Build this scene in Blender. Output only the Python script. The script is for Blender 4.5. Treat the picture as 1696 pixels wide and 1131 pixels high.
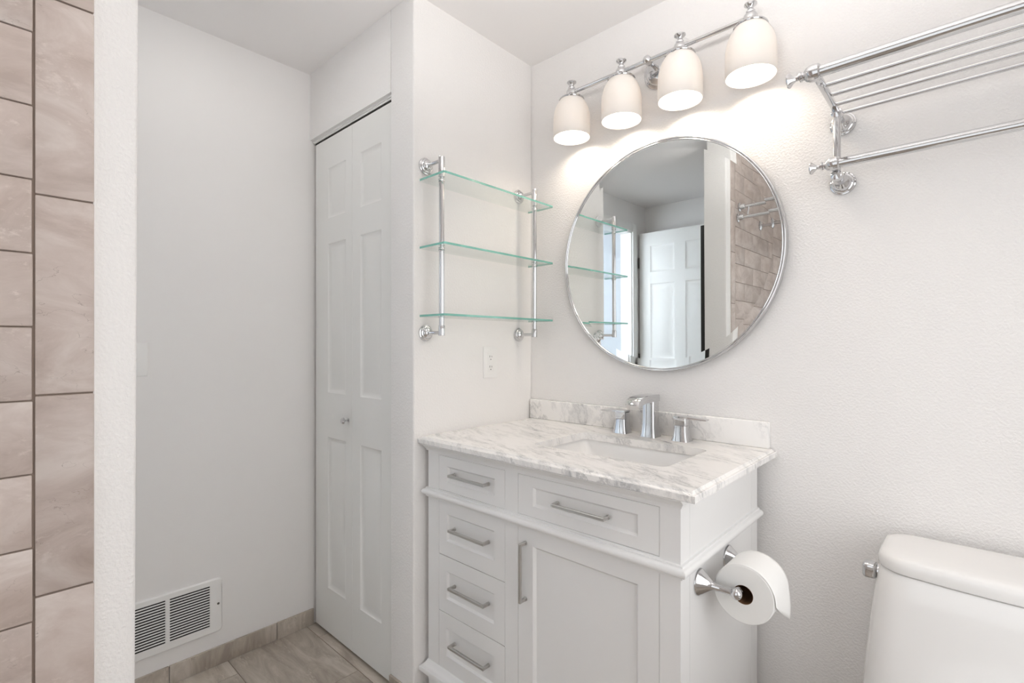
import bpy, bmesh, math, random
from math import sin, cos, pi, radians
from mathutils import Vector, Matrix

for o in list(bpy.data.objects):
    bpy.data.objects.remove(o, do_unlink=True)
random.seed(7)
scene = bpy.context.scene
COL = scene.collection

# ------------------------------------------------------------------ camera, world, exposure
cam_data = bpy.data.cameras.new('camera')
cam_data.sensor_fit = 'HORIZONTAL'
cam_data.sensor_width = 36.0
cam_data.lens = 823.37 / 1696 * 36.0
cam_data.shift_y = 4.43 / 1696
cam_data.clip_start = 0.02
cam = bpy.data.objects.new('camera', cam_data)
COL.objects.link(cam)
CAM = (1.3384, -1.5719, 1.1991)
cam.location = CAM
cam.rotation_euler = (pi / 2, 0, 0.745)
scene.camera = cam

world = bpy.data.worlds.new('world')
scene.world = world
world.use_nodes = True
world.node_tree.nodes['Background'].inputs[0].default_value = (0.9, 0.95, 1.0, 1)
world.node_tree.nodes['Background'].inputs[1].default_value = 0.3

scene.view_settings.view_transform = 'Standard'
scene.view_settings.look = 'None'
scene.view_settings.gamma = 1.0
scene.view_settings.exposure = 0.60
cy = scene.cycles
cy.use_denoising = True
cy.max_bounces = 12
cy.diffuse_bounces = 6
cy.glossy_bounces = 6
cy.transmission_bounces = 8
cy.transparent_max_bounces = 16
cy.sample_clamp_indirect = 4.0
cy.caustics_reflective = False
cy.caustics_refractive = False
cy.blur_glossy = 0.5

UPLIGHT_E = 37.0        # glowing disc inside the added fill bowl (throws its light on the ceiling)
ALCOVE_E = 3.8          # flush lamp added to brighten the alcove
BULB_W = 1.5            # each vanity bulb
HALL_W = 56.0
FILL_FAR_E = 0.85      # frosted windows added outside the view, for fill light
FILL_RIGHT_E = 1.75


def lamp(name, kind, loc, energy, color, size=0.05, rot=(0, 0, 0), size_y=None, parent=None):
    d = bpy.data.lights.new(name, kind)
    d.energy = energy
    d.color = color
    if kind == 'POINT':
        d.shadow_soft_size = size
    else:
        d.size = size
        if size_y:
            d.shape = 'RECTANGLE'
            d.size_y = size_y
    o = bpy.data.objects.new(name, d)
    COL.objects.link(o)
    o.location = loc
    o.rotation_euler = rot
    return o


# daylight that fills the hallway beyond the entry door (source unseen; raised as fill for the room)
lamp('hall_daylight_fill', 'AREA', (-1.35, -1.15, 1.9), HALL_W, (0.93, 0.965, 1.0), 0.7, (radians(62), 0, 0), 1.0)


# ------------------------------------------------------------------ materials
def nmat(name):
    m = bpy.data.materials.new(name)
    m.use_nodes = True
    nt = m.node_tree
    for n in list(nt.nodes):
        nt.nodes.remove(n)
    out = nt.nodes.new('ShaderNodeOutputMaterial')
    return m, nt, out


def N(nt, t, **kw):
    n = nt.nodes.new(t)
    for k, v in kw.items():
        if k in n.inputs.keys():
            n.inputs[k].default_value = v
        else:
            setattr(n, k, v)
    return n


def principled(name, col, rough=0.5, metal=0.0, spec=0.5, coat=0.0):
    m, nt, out = nmat(name)
    p = N(nt, 'ShaderNodeBsdfPrincipled')
    p.inputs['Base Color'].default_value = (*col, 1)
    p.inputs['Roughness'].default_value = rough
    p.inputs['Metallic'].default_value = metal
    p.inputs['Specular IOR Level'].default_value = spec
    p.inputs['Coat Weight'].default_value = coat
    p.inputs['Coat Roughness'].default_value = 0.05
    nt.links.new(p.outputs[0], out.inputs[0])
    return m, nt, p


def add_bump(nt, p, scale, dist, strength=1.0, detail=2.0, rough=0.5, stretch=(1, 1, 1), power=None):
    tc = N(nt, 'ShaderNodeTexCoord')
    mp = N(nt, 'ShaderNodeMapping')
    mp.inputs['Scale'].default_value = stretch
    nz = N(nt, 'ShaderNodeTexNoise')
    nz.inputs['Scale'].default_value = scale
    nz.inputs['Detail'].default_value = detail
    nz.inputs['Roughness'].default_value = rough
    nt.links.new(tc.outputs['Object'], mp.inputs[0])
    nt.links.new(mp.outputs[0], nz.inputs['Vector'])
    src = nz.outputs['Fac']
    if power:
        mr = N(nt, 'ShaderNodeMapRange')
        mr.interpolation_type = 'SMOOTHSTEP'
        mr.inputs['From Min'].default_value = power[0]
        mr.inputs['From Max'].default_value = power[1]
        nt.links.new(src, mr.inputs['Value'])
        src = mr.outputs[0]
    b = N(nt, 'ShaderNodeBump')
    b.inputs['Strength'].default_value = strength
    b.inputs['Distance'].default_value = dist
    nt.links.new(src, b.inputs['Height'])
    nt.links.new(b.outputs[0], p.inputs['Normal'])


M = {}
WALL = (0.865, 0.848, 0.835)
M['wall_smooth'], nt, p = principled('smooth_paint', WALL, 0.55, spec=0.3)
add_bump(nt, p, 260, 0.0004, 0.35)
M['wall_texture'], nt, p = principled('orange_peel_paint', WALL, 0.5, spec=0.3)
add_bump(nt, p, 175, 0.0024, 0.32, 2.0, 0.5, power=(0.34, 0.70))
M['wall_side'], nt, p = principled('light_orange_peel_paint', WALL, 0.5, spec=0.3)
add_bump(nt, p, 150, 0.0020, 0.25, 2.0, 0.5, power=(0.36, 0.70))
M['ceiling'], nt, p = principled('ceiling_paint', (0.87, 0.848, 0.838), 0.7, spec=0.2)
M['door'], nt, p = principled('door_paint', (0.84, 0.835, 0.815), 0.4, spec=0.4)
M['cabinet'], nt, p = principled('cabinet_lacquer', (0.84, 0.835, 0.83), 0.35, spec=0.4)
M['plastic'], nt, p = principled('white_plastic', (0.87, 0.86, 0.845), 0.35)
M['porcelain'], nt, p = principled('porcelain', (0.84, 0.83, 0.82), 0.12, spec=0.5, coat=0.3)
M['chrome'], nt, p = principled('chrome', (0.66, 0.66, 0.67), 0.06, 1.0)
M['nickel'], nt, p = principled('brushed_nickel', (0.60, 0.59, 0.57), 0.28, 1.0)
M['black'], nt, p = principled('black_frame', (0.012, 0.011, 0.01), 0.5)
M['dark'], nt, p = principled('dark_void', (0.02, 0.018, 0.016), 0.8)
M['slot'], nt, p = principled('dark_slot', (0.05, 0.045, 0.042), 0.7)
M['hinge'], nt, p = principled('dark_hinge', (0.12, 0.11, 0.10), 0.4, 0.7)
M['paper'], nt, p = principled('tissue', (0.86, 0.855, 0.84), 0.9, spec=0.1)
add_bump(nt, p, 300, 0.0005, 0.3)
M['core'], nt, p = principled('cardboard', (0.20, 0.11, 0.06), 0.9, spec=0.1)
M['vent'], nt, p = principled('vent_enamel', (0.88, 0.87, 0.855), 0.4)
M['mirror'], nt, p = principled('mirror_silver', (0.86, 0.88, 0.87), 0.0, 1.0)
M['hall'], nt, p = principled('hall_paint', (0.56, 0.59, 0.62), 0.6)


def tile_mat(name, base, dark, light, stretch, island=True):
    m, nt, out = nmat(name)
    p = N(nt, 'ShaderNodeBsdfPrincipled')
    p.inputs['Roughness'].default_value = 0.38
    p.inputs['Specular IOR Level'].default_value = 0.4
    tc = N(nt, 'ShaderNodeTexCoord')
    geo = N(nt, 'ShaderNodeNewGeometry')
    off = N(nt, 'ShaderNodeVectorMath', operation='MULTIPLY_ADD')
    mul = N(nt, 'ShaderNodeMath', operation='MULTIPLY')
    mul.inputs[1].default_value = 37.0
    comb = N(nt, 'ShaderNodeCombineXYZ')
    L = nt.links.new
    if island:
        L(geo.outputs['Random Per Island'], mul.inputs[0])
    else:
        mul.inputs[0].default_value = 0.3
    for i in range(3):
        L(mul.outputs[0], comb.inputs[i])
    mp = N(nt, 'ShaderNodeMapping')
    mp.inputs['Scale'].default_value = stretch
    add = N(nt, 'ShaderNodeVectorMath', operation='ADD')
    L(tc.outputs['Object'], mp.inputs[0])
    L(mp.outputs[0], add.inputs[0])
    L(comb.outputs[0], add.inputs[1])
    n1 = N(nt, 'ShaderNodeTexNoise')
    n1.inputs['Scale'].default_value = 7
    n1.inputs['Detail'].default_value = 8
    n1.inputs['Roughness'].default_value = 0.62
    n1.inputs['Distortion'].default_value = 0.7
    L(add.outputs[0], n1.inputs['Vector'])
    cr = N(nt, 'ShaderNodeValToRGB')
    cr.color_ramp.elements[0].position = 0.34
    cr.color_ramp.elements[0].color = (*dark, 1)
    cr.color_ramp.elements[1].position = 0.64
    cr.color_ramp.elements[1].color = (*light, 1)
    e = cr.color_ramp.elements.new(0.5)
    e.color = (*base, 1)
    L(n1.outputs['Fac'], cr.inputs[0])
    # fine pale pitting
    n2 = N(nt, 'ShaderNodeTexNoise')
    n2.inputs['Scale'].default_value = 70
    n2.inputs['Detail'].default_value = 4
    n2.inputs['Roughness'].default_value = 0.7
    L(add.outputs[0], n2.inputs['Vector'])
    n3 = N(nt, 'ShaderNodeTexNoise')
    n3.inputs['Scale'].default_value = 9
    L(add.outputs[0], n3.inputs['Vector'])
    mm = N(nt, 'ShaderNodeMath', operation='MULTIPLY')
    L(n2.outputs['Fac'], mm.inputs[0])
    L(n3.outputs['Fac'], mm.inputs[1])
    r2 = N(nt, 'ShaderNodeMapRange')
    r2.inputs['From Min'].default_value = 0.33
    r2.inputs['From Max'].default_value = 0.42
    r2.inputs['To Max'].default_value = 0.55
    L(mm.outputs[0], r2.inputs['Value'])
    mx = N(nt, 'ShaderNodeMix', data_type='RGBA')
    L(r2.outputs[0], mx.inputs['Factor'])
    L(cr.outputs[0], mx.inputs['A'])
    mx.inputs['B'].default_value = (min(1, light[0] * 1.12), min(1, light[1] * 1.12), min(1, light[2] * 1.12), 1)
    # thin dark cracks
    vz = N(nt, 'ShaderNodeTexVoronoi', feature='DISTANCE_TO_EDGE')
    vz.inputs['Scale'].default_value = 5.5
    nd = N(nt, 'ShaderNodeTexNoise')
    nd.inputs['Scale'].default_value = 16
    nd.inputs['Detail'].default_value = 5
    ad = N(nt, 'ShaderNodeVectorMath', operation='MULTIPLY_ADD')
    ad.inputs[1].default_value = (0.25, 0.25, 0.25)
    L(add.outputs[0], nd.inputs['Vector'])
    L(nd.outputs['Color'], ad.inputs[0])
    L(add.outputs[0], ad.inputs[2])
    L(ad.outputs[0], vz.inputs['Vector'])
    r3 = N(nt, 'ShaderNodeMapRange')
    r3.inputs['From Min'].default_value = 0.0
    r3.inputs['From Max'].default_value = 0.006
    r3.inputs['To Min'].default_value = 1.0
    r3.inputs['To Max'].default_value = 0.0
    L(vz.outputs['Distance'], r3.inputs['Value'])
    n4 = N(nt, 'ShaderNodeTexNoise')
    n4.inputs['Scale'].default_value = 6
    L(ad.outputs[0], n4.inputs['Vector'])
    r4 = N(nt, 'ShaderNodeMapRange')
    r4.inputs['From Min'].default_value = 0.52
    r4.inputs['From Max'].default_value = 0.62
    r4.inputs['To Max'].default_value = 0.75
    L(n4.outputs['Fac'], r4.inputs['Value'])
    m4 = N(nt, 'ShaderNodeMath', operation='MULTIPLY')
    L(r3.outputs[0], m4.inputs[0])
    L(r4.outputs[0], m4.inputs[1])
    mx2 = N(nt, 'ShaderNodeMix', data_type='RGBA')
    L(m4.outputs[0], mx2.inputs['Factor'])
    L(mx.outputs['Result'], mx2.inputs['A'])
    mx2.inputs['B'].default_value = (dark[0] * 0.55, dark[1] * 0.55, dark[2] * 0.52, 1)
    # whole-tile tone variation
    if island:
        hv = N(nt, 'ShaderNodeHueSaturation')
        mr = N(nt, 'ShaderNodeMapRange')
        mr.inputs['To Min'].default_value = 0.91
        mr.inputs['To Max'].default_value = 1.07
        L(geo.outputs['Random Per Island'], mr.inputs['Value'])
        L(mr.outputs[0], hv.inputs['Value'])
        L(mx2.outputs['Result'], hv.inputs['Color'])
        L(hv.outputs[0], p.inputs['Base Color'])
    else:
        L(mx2.outputs['Result'], p.inputs['Base Color'])
    L(p.outputs[0], out.inputs[0])
    return m


M['tile'] = tile_mat('shower_tile', (0.515, 0.435, 0.395), (0.415, 0.34, 0.30), (0.605, 0.535, 0.495), (1.0, 1.0, 1.9))
M['floor_tile'] = tile_mat('floor_tile', (0.46, 0.405, 0.345), (0.34, 0.29, 0.245), (0.57, 0.515, 0.455), (0.6, 2.6, 1.0))
M['base_tile'] = tile_mat('base_tile', (0.46, 0.405, 0.345), (0.35, 0.30, 0.255), (0.58, 0.52, 0.46), (2.0, 2.2, 0.7))
M['grout'], nt, p = principled('grout', (0.27, 0.215, 0.18), 0.9, spec=0.1)
M['floor_grout'], nt, p = principled('floor_grout', (0.25, 0.21, 0.175), 0.9, spec=0.1)


def marble():
    m, nt, out = nmat('marble')
    L = nt.links.new
    p = N(nt, 'ShaderNodeBsdfPrincipled')
    p.inputs['Roughness'].default_value = 0.16
    p.inputs['Specular IOR Level'].default_value = 0.45
    tc = N(nt, 'ShaderNodeTexCoord')
    mp = N(nt, 'ShaderNodeMapping')
    rt = N(nt, 'ShaderNodeMapping')
    rt.inputs['Rotation'].default_value = (-0.16, 0.0, 0.34)
    mp.inputs['Scale'].default_value = (0.75, 2.7, 0.75)
    L(tc.outputs['Object'], rt.inputs[0])
    L(rt.outputs[0], mp.inputs[0])
    nd = N(nt, 'ShaderNodeTexNoise')
    nd.inputs['Scale'].default_value = 7
    nd.inputs['Detail'].default_value = 6
    nd.inputs['Roughness'].default_value = 0.6
    L(mp.outputs[0], nd.inputs['Vector'])
    ad = N(nt, 'ShaderNodeVectorMath', operation='MULTIPLY_ADD')
    ad.inputs[1].default_value = (0.25, 0.25, 0.25)
    L(nd.outputs['Color'], ad.inputs[0])
    L(mp.outputs[0], ad.inputs[2])
    # soft clouds
    n1 = N(nt, 'ShaderNodeTexNoise')
    n1.inputs['Scale'].default_value = 8
    n1.inputs['Detail'].default_value = 9
    n1.inputs['Roughness'].default_value = 0.68
    L(ad.outputs[0], n1.inputs['Vector'])
    cr = N(nt, 'ShaderNodeValToRGB')
    el = cr.color_ramp.elements
    el[0].position = 0.30
    el[0].color = (0.33, 0.33, 0.345, 1)
    el[1].position = 0.50
    el[1].color = (0.90, 0.885, 0.87, 1)
    e = el.new(0.39)
    e.color = (0.72, 0.715, 0.71, 1)
    L(n1.outputs['Fac'], cr.inputs[0])
    # sharper veins
    n2 = N(nt, 'ShaderNodeTexNoise')
    n2.inputs['Scale'].default_value = 9
    n2.inputs['Detail'].default_value = 6
    n2.inputs['Roughness'].default_value = 0.6
    L(ad.outputs[0], n2.inputs['Vector'])
    ab = N(nt, 'ShaderNodeMath', operation='SUBTRACT')
    ab.inputs[1].default_value = 0.5
    L(n2.outputs['Fac'], ab.inputs[0])
    ab2 = N(nt, 'ShaderNodeMath', operation='ABSOLUTE')
    L(ab.outputs[0], ab2.inputs[0])
    r = N(nt, 'ShaderNodeMapRange')
    r.inputs['From Min'].default_value = 0.0
    r.inputs['From Max'].default_value = 0.035
    r.inputs['To Min'].default_value = 0.55
    r.inputs['To Max'].default_value = 0.0
    L(ab2.outputs[0], r.inputs['Value'])
    n3 = N(nt, 'ShaderNodeTexNoise')
    n3.inputs['Scale'].default_value = 4.5
    L(mp.outputs[0], n3.inputs['Vector'])
    r3 = N(nt, 'ShaderNodeMapRange')
    r3.inputs['From Min'].default_value = 0.42
    r3.inputs['From Max'].default_value = 0.62
    L(n3.outputs['Fac'], r3.inputs['Value'])
    mu = N(nt, 'ShaderNodeMath', operation='MULTIPLY')
    L(r.outputs[0], mu.inputs[0])
    L(r3.outputs[0], mu.inputs[1])
    mx = N(nt, 'ShaderNodeMix', data_type='RGBA')
    L(mu.outputs[0], mx.inputs['Factor'])
    L(cr.outputs[0], mx.inputs['A'])
    mx.inputs['B'].default_value = (0.30, 0.30, 0.31, 1)
    L(mx.outputs['Result'], p.inputs['Base Color'])
    L(p.outputs[0], out.inputs[0])
    return m


M['marble'] = marble()


def glass_face():
    m, nt, out = nmat('shelf_glass')
    L = nt.links.new
    t = N(nt, 'ShaderNodeBsdfTransparent')
    t.inputs[0].default_value = (0.965, 0.985, 0.978, 1)
    g = N(nt, 'ShaderNodeBsdfGlossy')
    g.inputs['Roughness'].default_value = 0.02
    lw = N(nt, 'ShaderNodeLayerWeight')
    lw.inputs['Blend'].default_value = 0.5
    pw = N(nt, 'ShaderNodeMath', operation='POWER')
    pw.inputs[1].default_value = 5.0
    L(lw.outputs['Facing'], pw.inputs[0])
    f = N(nt, 'ShaderNodeMath', operation='MULTIPLY_ADD')
    f.inputs[1].default_value = 0.6
    f.inputs[2].default_value = 0.03
    L(pw.outputs[0], f.inputs[0])
    mx = N(nt, 'ShaderNodeMixShader')
    L(f.outputs[0], mx.inputs[0])
    L(t.outputs[0], mx.inputs[1])
    L(g.outputs[0], mx.inputs[2])
    L(mx.outputs[0], out.inputs[0])
    return m


M['glass'] = glass_face()
M['glass_edge'], nt, p = principled('glass_edge', (0.18, 0.50, 0.42), 0.12, spec=0.6)
p.inputs['Transmission Weight'].default_value = 0.35


def opal():
    m, nt, out = nmat('opal_glass')
    L = nt.links.new
    d = N(nt, 'ShaderNodeBsdfDiffuse')
    d.inputs[0].default_value = (0.86, 0.84, 0.81, 1)
    t = N(nt, 'ShaderNodeBsdfTranslucent')
    t.inputs[0].default_value = (0.97, 0.86, 0.77, 1)
    mx = N(nt, 'ShaderNodeMixShader')
    mx.inputs[0].default_value = 0.074
    g = N(nt, 'ShaderNodeBsdfGlossy')
    g.inputs['Roughness'].default_value = 0.2
    mg = N(nt, 'ShaderNodeMixShader')
    mg.inputs[0].default_value = 0.03
    L(d.outputs[0], mx.inputs[1])
    L(t.outputs[0], mx.inputs[2])
    L(mx.outputs[0], mg.inputs[1])
    L(g.outputs[0], mg.inputs[2])
    L(mg.outputs[0], out.inputs[0])
    return m


M['opal'] = opal()


def emit(name, col, s):
    m, nt, out = nmat(name)
    e = N(nt, 'ShaderNodeEmission')
    e.inputs[0].default_value = (*col, 1)
    e.inputs[1].default_value = s
    nt.links.new(e.outputs[0], out.inputs[0])
    return m


M['bulb'] = emit('lit_bulb', (1.0, 0.86, 0.70), 4.0)
M['fill_window'] = emit('fill_glow_far', (0.97, 0.985, 1.0), FILL_FAR_E)  # from here on: glow of added, unseen fill sources
M['fill_window_right'] = emit('fill_glow_right', (0.98, 0.99, 1.0), FILL_RIGHT_E)
M['alcove'] = emit('alcove_fill_glow', (1.0, 0.98, 0.95), ALCOVE_E)
M['fill_diffuser'] = emit('fill_disc', (1.0, 0.985, 0.97), UPLIGHT_E)


# ------------------------------------------------------------------ mesh helpers
class MB:
    def __init__(self):
        self.bm = bmesh.new()

    def face(self, vs, mi=0):
        try:
            f = self.bm.faces.new(vs)
            f.material_index = mi
            return f
        except ValueError:
            return None

    def box(self, x0, x1, y0, y1, z0, z1, bev=0.0, seg=2):
        b = self.bm
        v = [b.verts.new((x, y, z)) for x in (x0, x1) for y in (y0, y1) for z in (z0, z1)]
        idx = [(0, 1, 3, 2), (4, 6, 7, 5), (0, 4, 5, 1), (2, 3, 7, 6), (0, 2, 6, 4), (1, 5, 7, 3)]
        fs = [b.faces.new([v[i] for i in q]) for q in idx]
        if bev > 0:
            es = list({e for f in fs for e in f.edges})
            bmesh.ops.bevel(b, geom=es, offset=bev, segments=seg, profile=0.5, affect='EDGES')
        return self

    def loft(self, rings, cap0=True, cap1=True, closed=True):
        b = self.bm
        R = [[b.verts.new(p) for p in r] for r in rings]
        n = len(R[0])
        for a, c in zip(R, R[1:]):
            for i in range(n if closed else n - 1):
                j = (i + 1) % n
                self.face([a[i], a[j], c[j], c[i]])
        if cap0:
            self.face(R[0][::-1])
        if cap1:
            self.face(R[-1])
        return self

    def lathe(self, prof, origin, axis, seg=32, cap0=True, cap1=True):
        """prof: (radius, distance along axis)"""
        ax = Vector(axis).normalized()
        up = Vector((0, 0, 1)) if abs(ax.z) < 0.9 else Vector((1, 0, 0))
        u = ax.cross(up).normalized()
        w = ax.cross(u).normalized()
        O = Vector(origin)
        rings = []
        for r, t in prof:
            r = max(r, 1e-5)
            rings.append([O + ax * t + u * (r * cos(2 * pi * k / seg)) + w * (r * sin(2 * pi * k / seg)) for k in range(seg)])
        return self.loft(rings, cap0, cap1)

    def tube(self, a, b, r, seg=20, r2=None):
        d = Vector(b) - Vector(a)
        return self.lathe([(r, 0), (r if r2 is None else r2, d.length)], a, d, seg)

    def pipe(self, pts, r, seg=16):
        """round pipe through a polyline (mitred joints)"""
        P = [Vector(p) for p in pts]
        rings = []
        ref = None
        for i, p in enumerate(P):
            if i == 0:
                t = (P[1] - P[0]).normalized(); n = t
            elif i == len(P) - 1:
                t = (P[-1] - P[-2]).normalized(); n = t
            else:
                t = (P[i] - P[i - 1]).normalized()
                n = (t + (P[i + 1] - P[i]).normalized()).normalized()
            if ref is None:
                up = Vector((0, 0, 1)) if abs(t.z) < 0.9 else Vector((1, 0, 0))
                ref = t.cross(up).normalized()
            u = (ref - t * ref.dot(t)).normalized()
            w = t.cross(u)
            ref = u
            ring = []
            for k in range(seg):
                q = p + u * (r * cos(2 * pi * k / seg)) + w * (r * sin(2 * pi * k / seg))
                # project along t on to the mitre plane
                s = (p - q).dot(n) / t.dot(n)
                ring.append(q + t * s)
            rings.append(ring)
        return self.loft(rings)

    def prism(self, poly, axis, a, b):
        """poly: 2D outline; axis 'x': (y,z), 'y': (x,z), 'z': (x,y)"""
        f = {'x': lambda p, t: (t, p[0], p[1]), 'y': lambda p, t: (p[0], t, p[1]), 'z': lambda p, t: (p[0], p[1], t)}[axis]
        return self.loft([[f(p, a) for p in poly], [f(p, b) for p in poly]])

    def build(self, name, mat, parent=None, base=None, angle=35, mats=None):
        b = self.bm
        bmesh.ops.recalc_face_normals(b, faces=b.faces)
        me = bpy.data.meshes.new(name)
        off = Vector(WL[parent.name]) if parent else (Vector(base) if base else Vector((0, 0, 0)))
        bmesh.ops.translate(b, verts=b.verts, vec=-off)
        b.to_mesh(me)
        b.free()
        for mm in (mats or [mat]):
            me.materials.append(mm)
        for pl in me.polygons:
            pl.use_smooth = True
        me.set_sharp_from_angle(angle=radians(angle))
        o = bpy.data.objects.new(name, me)
        COL.objects.link(o)
        WL[o.name] = tuple(off)
        if parent:
            o.parent = parent
        else:
            o.location = off
        return o


WL = {}


def thing(name, label, cat, loc, group=None):
    o = bpy.data.objects.new(name, None)
    o.empty_display_size = 0.05
    COL.objects.link(o)
    o.location = loc
    WL[o.name] = tuple(loc)
    o['label'] = label
    o['category'] = cat
    if group:
        o['group'] = group
    return o


def tag(o, label, cat, group=None):
    o['label'] = label
    o['category'] = cat
    if group:
        o['group'] = group
    return o


def struct(o):
    o['kind'] = 'structure'
    return o


def rrect(x0, x1, y0, y1, r, n=6):
    """rounded rectangle outline, counter-clockwise, n segments per corner"""
    pts = []
    for (cx, cyy, a0) in ((x1 - r, y1 - r, 0), (x0 + r, y1 - r, pi / 2), (x0 + r, y0 + r, pi), (x1 - r, y0 + r, 1.5 * pi)):
        for k in range(n + 1):
            a = a0 + (pi / 2) * k / n
            pts.append((cx + r * cos(a), cyy + r * sin(a)))
    return pts


def panel_slab(mb, x0, x1, z0, z1, yf, th, panels, rings):
    """board whose front (facing -y at yf) has panels; rings: (inset, depth) steps from the flush edge inwards"""
    b = mb.bm
    xs = sorted({x0, x1, *[p[0] for p in panels], *[p[1] for p in panels]})
    zs = sorted({z0, z1, *[p[2] for p in panels], *[p[3] for p in panels]})
    V = {}

    def v(x, z):
        k = (round(x, 5), round(z, 5))
        if k not in V:
            V[k] = b.verts.new((x, yf, z))
        return V[k]
    for i in range(len(xs) - 1):
        for j in range(len(zs) - 1):
            a, c, d, e = xs[i], xs[i + 1], zs[j], zs[j + 1]
            inside = None
            for p in panels:
                if a >= p[0] - 1e-6 and c <= p[1] + 1e-6 and d >= p[2] - 1e-6 and e <= p[3] + 1e-6:
                    inside = p
            if inside is None:
                mb.face([v(a, d), v(c, d), v(c, e), v(a, e)])
    for p in panels:
        px = [x for x in xs if p[0] - 1e-6 <= x <= p[1] + 1e-6]
        pz = [z for z in zs if p[2] - 1e-6 <= z <= p[3] + 1e-6]
        # outline on the flush face, with intermediate grid verts
        prev = [v(p[0], p[2]), v(p[1], p[2]), v(p[1], p[3]), v(p[0], p[3])]
        for ins, dep in rings:
            q = [b.verts.new((x, yf + dep, z)) for x, z in ((p[0] + ins, p[2] + ins), (p[1] - ins, p[2] + ins), (p[1] - ins, p[3] - ins), (p[0] + ins, p[3] - ins))]
            for k in range(4):
                mb.face([prev[k], prev[(k + 1) % 4], q[(k + 1) % 4], q[k]])
            prev = q
        mb.face(prev)
    # sides and back
    q = [b.verts.new((x, yf + th, z)) for x, z in ((x0, z0), (x1, z0), (x1, z1), (x0, z1))]
    f = [v(x0, z0), v(x1, z0), v(x1, z1), v(x0, z1)]
    # side faces use all boundary verts
    low = [v(x, z0) for x in xs]; mb.face(low + [q[1], q[0]])
    top = [v(x, z1) for x in xs]; mb.face([q[3], q[2]] + top[::-1])
    lef = [v(x0, z) for z in zs]; mb.face([q[0], q[3]] + lef[::-1])
    rig = [v(x1, z) for z in zs]; mb.face(rig + [q[2], q[1]])
    mb.face([q[0], q[1], q[2], q[3]])
    return mb


# ------------------------------------------------------------------ the room shell
H = 2.35
W_L = -0.7373     # vent wall
D1 = -0.5954      # closet wall
X_R = 1.87
Y_F = -2.43

fl = MB()
fl.box(-2.0, 1.97, -3.0, 0.1, -0.05, -0.0015)
floor = struct(fl.build('floor', M['floor_grout']))
ft = MB()
# porcelain planks in rows along x, grout gaps between
row = 0
y = -0.6115
ys = []
while y < 0.3:
    y += 0.3055
y -= 0.3055
k = 0
while y > -2.43:
    ya, yb = y - 0.3055 + 0.002, y - 0.001
    shift = -0.317 + (0.305 if k % 2 else 0.0)
    x = shift - 0.61 * 3
    while x < 1.9:
        xa, xb = max(x + 0.001, W_L - 0.1), min(x + 0.61 - 0.001, X_R)
        if xb - xa > 0.02:
            ft.box(xa, xb, max(ya, Y_F), min(yb, 0.0), -0.002, 0.0)
        x += 0.61
    y -= 0.3055
    k += 1
fto = ft.build('floor_tiles', M['floor_tile'], floor)

ce = MB()
ce.box(-2.0, 1.97, -3.0, 0.1, H, H + 0.06)
struct(ce.build('ceiling', M['ceiling']))

wb = MB()
wb.box(-0.84, 1.97, 0.0, 0.1, 0, H)
struct(wb.build('wall_back', M['wall_texture']))
wr = MB()
wr.box(X_R, X_R + 0.1, -2.53, 0.0, 0, H)
struct(wr.build('wall_right', M['wall_side']))
wf = MB()
wf.box(-0.84, X_R + 0.1, -2.53, Y_F, 0, H)
struct(wf.build('wall_far', M['wall_smooth']))

# left wall with the entry doorway
DY0, DY1, DZ = -2.20, -1.44, 2.115
wl = MB()
wl.box(W_L - 0.10, W_L, DY1, 0.0, 0, H)
wl.box(W_L - 0.10, W_L, Y_F, DY0, 0, H)
wl.box(W_L - 0.10, W_L, DY0, DY1, DZ, H)
struct(wl.build('wall_left', M['wall_smooth']))

# closet wall: header over the bifold door, and the stub that returns to the vanity wall
XO = -0.1319
ZO = 2.069
wc = MB()
wc.box(W_L, XO, D1, D1 + 0.10, ZO, H)
stub = rrect(XO, 0.0, D1, -0.0005, 0.006, 4)
wc.prism(stub, 'z', 0, H)
struct(wc.build('wall_closet', M['wall_side'], angle=50))

# shower partition: white end with tiled shower face
XP0, XP1 = 0.187, 0.315
wp = MB()
ring = []
for zz, yc in ((0, -1.3905), (H, -1.3815)):
    r = 0.007
    pts = [(XP0, Y_F)]
    pts += [(XP1, Y_F)]
    for kk in range(5):
        a = kk / 4 * pi / 2
        pts.append((XP1 - r + r * cos(a), yc - r + r * sin(a)))
    for kk in range(5):
        a = pi / 2 + kk / 4 * pi / 2
        pts.append((XP0 + r + r * cos(a), yc - r + r * sin(a)))
    ring.append([(px, py, zz) for px, py in pts])
wp.loft(ring)
shower_wall = struct(wp.build('wall_shower', M['wall_texture'], angle=50))

# grout bed, edging tiles and running-bond field on the shower face of the partition
gb = MB()
gb.box(XP1, XP1 + 0.0035, -2.425, -1.4432, 0.03, H - 0.002)
gb.build('grout_bed', M['grout'], shower_wall)
tt = MB()
z = 1.1230 - 0.2985 * 4
while z < H:
    z0, z1 = max(z + 0.0012, 0.04), min(z + 0.2985 - 0.0012, H - 0.004)
    if z1 - z0 > 0.02:
        tt.box(XP1, XP1 + 0.0075, -1.5098, -1.4422, z0, z1, 0.0018, 2)
    z += 0.2985
tt.build('edging_tiles', M['tile'], shower_wall)
tf = MB()
z = 1.2245 - 0.1087 * 11
k = 0
while z < H:
    z0, z1 = max(z + 0.001, 0.04), min(z + 0.1087 - 0.001, H - 0.004)
    if z1 - z0 > 0.015:
        yb = -1.5120 + (0.0 if k % 2 == 0 else 0.163)
        while yb > -2.42:
            a, c = max(yb - 0.326 + 0.001, -2.424), min(yb - 0.001, -1.5122)
            if c - a > 0.02:
                tf.box(XP1, XP1 + 0.0075, a, c, z0, z1, 0.0016, 2)
            yb -= 0.326
    z += 0.1087
    k += 1
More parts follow.
